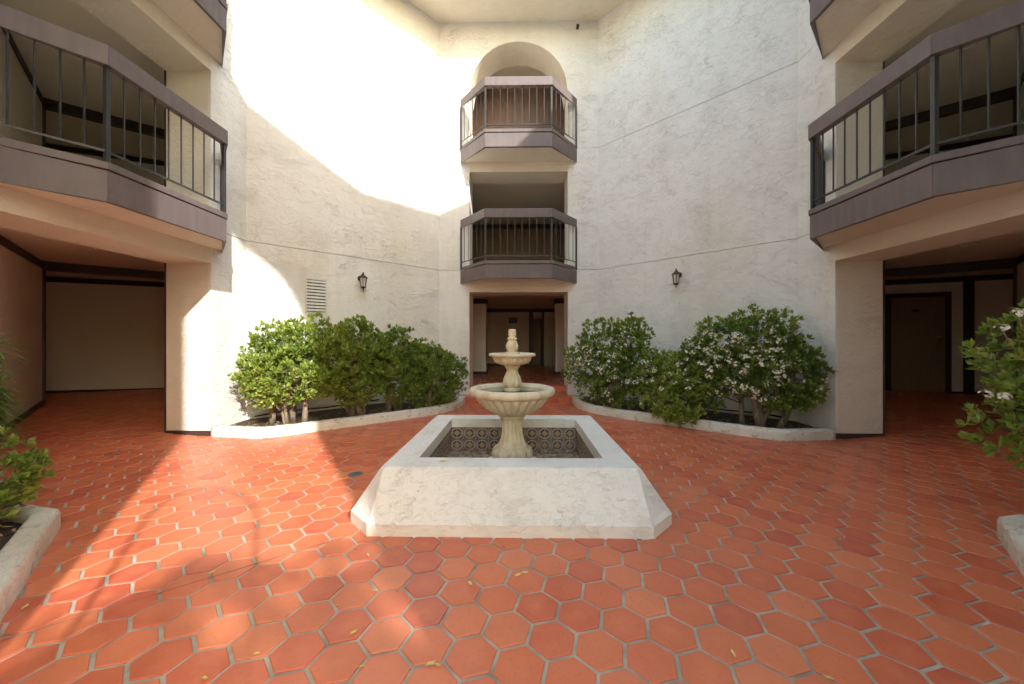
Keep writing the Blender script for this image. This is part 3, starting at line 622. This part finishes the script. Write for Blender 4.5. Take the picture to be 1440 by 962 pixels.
def shrub(name, label, cat, group, stems, lobes, nros, L=.055, nleaf=10, fl=0, flr=.035, m='leaf', seed=1, rotz=0, zmin=.2, tone=.45, gap=.0, bigfl=None, wk=.2, outside=False):
    """stems: base points; lobes: (centre, radii); crown of leaf rosettes through the lobes' outer volume"""
    rg = random.Random(seed); root = link(name, None); b0 = stems[0]; root.location = (b0[0], b0[1], b0[2] if len(b0) > 2 else .085)
    tag(root, label, cat, group); O = root.location.copy(); Rz = Matrix.Rotation(rotz, 3, 'Z'); Ri = Rz.transposed()
    lob = [(Vector(c), Vector(r)) for c, r in lobes]; wts = [r.x * r.y + r.y * r.z + r.x * r.z for c, r in lob]
    cr, fr, tips = MB(), MB(), []
    n = tries = 0
    while n < nros and tries < nros * 12:
        tries += 1
        i = rg.choices(range(len(lob)), wts)[0]; c, r = lob[i]
        d = Vector((rg.gauss(0, 1), rg.gauss(0, 1), rg.gauss(0, 1))).normalized()
        k = 1 - .55 * rg.random() ** 1.9
        wob = 1 + .28 * noise.noise(d * 2.1 + Vector((seed * 3.1, i * 1.7, 0))) + .12 * noise.noise(d * 5.3 + Vector((i, seed, 2)))
        loc = Vector((d.x * r.x, d.y * r.y, d.z * r.z)) * k * wob; p = c + Rz @ loc
        if p.z < zmin + .12 * noise.noise(p * 3): continue
        if noise.noise(p * 4.2 + Vector((seed, 0, 0))) < -.22 + gap: continue
        if any(j != i and (lambda q: (q.x / rr.x) ** 2 + (q.y / rr.y) ** 2 + (q.z / rr.z) ** 2)(Ri @ (p - cc)) < .38 for j, (cc, rr) in enumerate(lob)): continue
        if not outside and max(abs(p.x - CX), abs(p.y - CY), (abs(p.x - CX) + abs(p.y - CY)) * DG) > AP - .05: continue
        outn = (Rz @ Vector((d.x / r.x, d.y / r.y, d.z / r.z))).normalized(); ax = (outn * .75 + Vector((0, 0, .75)) + Vector((rg.gauss(0, .25), rg.gauss(0, .25), rg.gauss(0, .2)))).normalized()
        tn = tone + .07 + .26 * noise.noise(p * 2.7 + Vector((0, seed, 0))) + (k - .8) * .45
        rosette(cr, p - O, ax, L * rg.uniform(.8, 1.15), nleaf, rg, tn, wk); tips.append((p - O, ax, k)); n += 1
    nf = 0
    for p, ax, k in rg.sample(tips, len(tips)):
        if nf >= fl: break
        if k < .82 or noise.noise((p + O) * 1.9 + Vector((7, seed, 1))) < .0: continue
        blossom(fr, p + ax * .03, ax, flr * rg.uniform(.7, 1.25), 9, rg); nf += 1
    tr = MB()
    for si, b in enumerate(stems):
        bv = Vector((b[0], b[1], b[2] if len(b) > 2 else .06)) - O; near = sorted(lob, key=lambda l: ((l[0] - O) - bv).xy.length)[:max(1, min(3, len(lob)))]
        for li, (c, r) in enumerate(near if si == 0 else near[:1 + si % 2]):
            tgt = c - O + Vector((rg.uniform(-.15, .15), rg.uniform(-.1, .1), r.z * .1)); r0 = (.062 if si == 0 else .045) * (1 if li == 0 else .75) * (b[3] if len(b) > 3 else 1)
            pts = []; ks = 7; bend = Vector((rg.uniform(-.12, .12), rg.uniform(-.12, .12), .05))
            for q in range(ks): t = q / (ks - 1); pts.append(bv.lerp(tgt, t) + bend * math.sin(t * 3.14) + Vector((rg.uniform(-.015, .015), rg.uniform(-.015, .015), 0)) * (q > 0))
            tr.tube(pts, [r0 * (1.25 - .85 * (q / (ks - 1)) ** .7) for q in range(ks)], 8)
            for _ in range(14):
                s0 = pts[rg.randrange(2, ks)]; cand = min(rg.sample(tips, min(len(tips), 9)), key=lambda t_: (t_[0] - s0).length)
                e = cand[0]; md = s0.lerp(e, .5) + Vector((rg.uniform(-.05, .05), rg.uniform(-.05, .05), -.03)); tr.tube([s0, md, e], [.013, .009, .004], 5)
    tr.obj('trunk', 'bark', root, smooth=True)
    tag(cr.obj('crown', m, root, fix=False), kind='stuff')
    if fl: tag(fr.obj('blossom', 'petal', root, fix=False), kind='stuff')
    if bigfl:
        for j, (q, rr) in enumerate(bigfl):
            fm = MB(); blossom(fm, Vector((0, 0, 0)), Vector((-.3, -.5, .8)).normalized(), rr, 16, rg); o = fm.obj('flower_cluster', 'petal', root, fix=False); o.location = Vector(q) - O
            tw = min(tips, key=lambda t_: (t_[0] - o.location).length)[0]; MB().tube([tw, tw.lerp(o.location, .6) + Vector((0, 0, -.015)), o.location], [.004, .0035, .003], 5).obj('flower_stalk', 'bark', root)
    return root
A45, B45 = R(45), R(-45)
GH, GF = 'green shrubs in the bed below the vent', 'white flowering bushes in the bed under the lantern'
shrub('hedge_shrub', 'broad leafy green shrub with several pale trunks, nearest the corner pier', 'shrub', GH, [(-3.62, 5.90), (-3.86, 5.76), (-3.40, 5.84), (-3.55, 5.64, .06, .8)],
      [((-3.74, 5.90, 1.24), (.50, .46, .44)), ((-3.34, 6.05, 1.30), (.56, .46, .44)), ((-3.92, 5.70, .84), (.40, .40, .34)), ((-3.40, 5.72, .82), (.60, .46, .38)), ((-3.10, 6.02, .98), (.46, .44, .46)), ((-3.70, 5.58, .62), (.30, .26, .22))], 1750, .082, 10, 0, m='leaf', seed=3, rotz=A45, zmin=.36, tone=.52)
shrub('hedge_shrub', 'tallest rounded green shrub, below the lantern beside the vent', 'shrub', GH, [(-2.90, 6.45), (-2.72, 6.38)],
      [((-2.84, 6.46, 1.40), (.42, .42, .38)), ((-3.0, 6.24, .92), (.56, .46, .46)), ((-2.60, 6.60, 1.02), (.48, .44, .46)), ((-2.78, 6.24, .58), (.46, .34, .30))], 1300, .082, 10, 0, m='leaf', seed=8, rotz=A45, zmin=.24, tone=.44)
shrub('hedge_shrub', 'open branched dark green shrub, third along the bed from the corner pier', 'shrub', GH, [(-2.28, 6.98), (-2.42, 6.85)],
      [((-2.26, 6.98, 1.28), (.36, .36, .36)), ((-2.16, 6.86, .72), (.56, .44, .44)), ((-2.48, 6.80, .95), (.42, .40, .42)), ((-1.98, 7.16, .98), (.34, .32, .34))], 1080, .080, 10, 0, m='leaf2', seed=15, rotz=A45, zmin=.18, tone=.42, gap=.03)
shrub('hedge_shrub', 'lowest green shrub of the bed, beside the steps to the passage', 'shrub', GH, [(-1.72, 7.30), (-1.62, 7.42)],
      [((-1.84, 7.28, .98), (.38, .38, .40)), ((-1.66, 7.22, .52), (.62, .42, .42)), ((-1.36, 7.44, .74), (.30, .30, .34)), ((-1.60, 7.34, .88), (.34, .32, .34))], 1000, .080, 10, 0, m='leaf2', seed=21, rotz=A45, zmin=.12, tone=.42)
shrub('flowering_bush', 'tall white flowering bush nearest the passage doorway', 'bush', GF, [(1.78, 7.36), (1.95, 7.30)],
      [((1.72, 7.38, 1.32), (.58, .46, .50)), ((1.52, 7.36, .85), (.70, .44, .52)), ((2.14, 7.12, 1.42), (.36, .38, .42)), ((1.92, 7.02, .58), (.62, .44, .48)), ((2.18, 6.98, .95), (.42, .4, .42))], 1550, .080, 9, 240, .058, 'leaf2', 31, B45, .12, .46)
shrub('flowering_bush', 'low bright green bush with few flowers spilling over the kerb', 'bush', GF, [(2.72, 6.55), (2.55, 6.60)],
      [((2.60, 6.58, .74), (.60, .46, .44)), ((2.92, 6.38, .66), (.58, .44, .50)), ((2.58, 6.20, .36), (.44, .38, .34))], 1100, .084, 10, 60, .050, 'leaf', 37, B45, .05, .58)
shrub('flowering_bush', 'largest white flowering bush with bare forked trunks, next to the corner pier', 'bush', GF, [(3.70, 5.76), (3.92, 5.66), (3.50, 5.88, .06, .8)],
      [((3.46, 6.02, 1.36), (.62, .46, .44)), ((3.76, 5.84, 1.40), (.50, .44, .50)), ((3.14, 6.16, .95), (.54, .46, .50)), ((4.0, 5.58, .88), (.44, .40, .46)), ((3.50, 5.80, .92), (.60, .46, .40)), ((3.90, 5.52, .62), (.40, .30, .26))], 2000, .080, 9, 330, .060, 'leaf2', 43, B45, .32, .46)
shrub('flowering_bush', 'small glossy shrub with cream flowers in the bed at the sunlit end of the paving', 'bush', None, [(-3.62, 2.42)],
      [((-3.66, 2.46, .40), (.28, .28, .22)), ((-3.58, 2.20, .28), (.22, .25, .2)), ((-3.8, 2.5, .45), (.4, .3, .28))], 240, .066, 9, 0, m='leaf2', seed=51, zmin=.14, tone=.5, bigfl=[((-3.42, 2.36, .50), .055), ((-3.33, 2.18, .32), .06), ((-3.30, 2.12, .24), .05), ((-3.62, 2.35, .66), .05)], wk=.24)
shrub('flowering_bush', 'sparse bush with pale flower clusters leaning out over the paving', 'bush', None, [(3.82, 2.55), (3.98, 2.40)],
      [((3.72, 2.62, 1.22), (.42, .32, .38)), ((3.62, 2.60, .80), (.40, .30, .28)), ((4.0, 2.5, 1.3), (.4, .3, .4))], 430, .072, 9, 0, m='leaf2', seed=57, zmin=.46, tone=.55, gap=.06,
      bigfl=[((a * .95, b * .95, 1.4 + (c - 1.4) * .95), r * 1.15) for (a, b, c), r in [((3.33, 2.62, 1.47), .035), ((3.42, 2.60, 1.56), .042), ((3.48, 2.58, 1.36), .048), ((3.56, 2.55, 1.62), .05), ((3.62, 2.50, 1.50), .045), ((3.26, 2.66, 1.01), .035), ((3.36, 2.64, 1.00), .035), ((3.60, 2.52, 1.02), .04), ((3.72, 2.48, 1.58), .045)]], wk=.24)
def strap_plant(label, base, h, n, L, seed, lean):
    rg = random.Random(seed); r = link('strap_leaf_plant', None); r.location = base; tag(r, label, 'plant'); tr = MB(); lv = MB()
    for q in range(4):
        top = Vector((lean.x * (.6 + .2 * q) + rg.uniform(-.08, .08), lean.y + rg.uniform(-.08, .08), h * (.72 + .11 * q)))
        pts = [Vector((0, 0, 0)).lerp(top, t) + Vector((0, 0, .05 * math.sin(3.1 * t))) for t in (0, .35, .7, 1)]; tr.tube(pts, [.02, .015, .011, .006], 6)
        for k in range(n):
            t = rg.uniform(.55, 1.0); p = pts[1].lerp(pts[3], (t - .35) / .65); d = Vector((rg.gauss(0, 1), rg.gauss(0, 1), rg.gauss(.25, .7))).normalized(); sd = d.cross(Vector((0, 0, 1))).normalized(); l = L * rg.uniform(.6, 1.1); w = .0075
            m1 = p + d * l * .55 + Vector((0, 0, -.02)); e = p + d * l + Vector((0, 0, -.07 * l / .25)); tn = rg.random()
            lv.add([p - sd * w * .6, p + sd * w * .6, m1 + sd * w, m1 - sd * w, e], [(0, 1, 2, 3), (3, 2, 4)], tn)
    tr.obj('stem', 'bark', r, smooth=True); tag(lv.obj('foliage', 'needle', r, fix=False), kind='stuff'); return r
strap_plant('fine leaved bright green plant beside the cream corridor wall', (-4.06, 2.68, .08), 1.27, 260, .235, 5, Vector((.13, .02, 0)))
strap_plant('narrow strap leaved green plant growing through the sparse flowering bush', (4.02, 2.62, .08), 1.28, 110, .34, 6, Vector((-.12, .0, 0)))

# ------------------------------------------------------------------ small things
hose = MB().tube([(4.25, 5.95, .16), (4.0, 6.2, .19), (3.6, 6.6, .17), (3.0, 7.2, .20), (2.4, 7.78, .18)], .013, 8).obj('irrigation_hose', 'black'); tag(hose, 'black irrigation hose along the wall behind the flowering bushes', 'hose')
hose = MB().tube([(-4.3, 5.98, .15), (-4.0, 6.25, .19), (-3.5, 6.7, .17), (-2.8, 7.42, .20)], .013, 8).obj('irrigation_hose', 'black'); tag(hose, 'black irrigation hose along the wall behind the green shrubs', 'hose')
hoop = MB().tube([(-.64, -.45, .0), (-.64, -.45, 1.1), (-.64, -.45, 2.25)] + [(-.2 - .44 * math.cos(R(a)), -.45, 2.30 + .44 * math.sin(R(a))) for a in range(0, 181, 12)] + [(.24, -.45, 2.25), (.24, -.45, 1.1), (.24, -.45, .0)], .015, 10).obj('iron_hoop', 'iron', smooth=True); tag(hoop, 'slim iron plant hoop standing in the tall entrance arch', 'hoop')
shrub('added_shade_tree', 'unseen leafy tree added outside the tall entrance arch to dapple the sun', 'tree', None, [(3.5, -5.3, -.01, 1.8)], [((3.3, -5.1, 3.85), (1.5, 1.4, 1.05)), ((2.4, -5.3, 3.5), (1.1, 1.0, .9)), ((4.2, -4.9, 3.6), (1.1, 1.0, .9)), ((3.3, -5.2, 2.8), (1.5, 1.2, .8))], 1900, .15, 9, 0, m='leaf2', seed=77, zmin=1.8, tone=.4, outside=True)  # unseen tree added on the sun's path to dapple the floor patch
fv = []
for k in range(4):
    mb = MB(); rg = random.Random(70 + k); w = rg.uniform(.009, .014)
    mb.add([(-.028, 0, .002), (-.01, w, .006 + k * .002), (.012, w * .9, .007), (.03, 0, .011), (.012, -w, .004), (-.012, -w, .003 + k * .002), (0, 0, .001)], [(0, 6, 1), (1, 6, 2), (2, 6, 3), (3, 6, 4), (4, 6, 5), (5, 6, 0)], k / 3); fv.append(mb.mesh('dry_leaf', 'dryleaf', fix=False))
px = [(518, 782), (527, 832), (497, 891), (508, 939), (605, 936), (615, 937), (661, 822), (728, 810), (738, 807), (855, 769), (1031, 921), (1165, 955), (299, 806), (361, 921), (471, 853), (288, 956), (455, 713), (486, 674), (447, 716), (1300, 757), (374, 624), (362, 622), (1102, 626), (35, 855)]
rg = random.Random(12)
for q in px:
    p = ground(*q); o = link('fallen_leaf', rg.choice(fv)); o.location = (p.x, p.y, .004); o.rotation_euler = (rg.uniform(-.15, .15), rg.uniform(-.15, .15), rg.uniform(0, 6.28)); s = rg.uniform(.5, .9); o.scale = (s, s, s)
    tag(o, 'small dry leaf lying on the terracotta tiles', 'leaf', 'dry leaves scattered on the paving')
o = link('fallen_leaf', fv[1]); o.location = (FC.x - .55, FC.y - .88, BZ + .003); o.rotation_euler = (0, 0, .3); tag(o, 'brown dry leaf lying on the rim of the fountain basin', 'leaf')
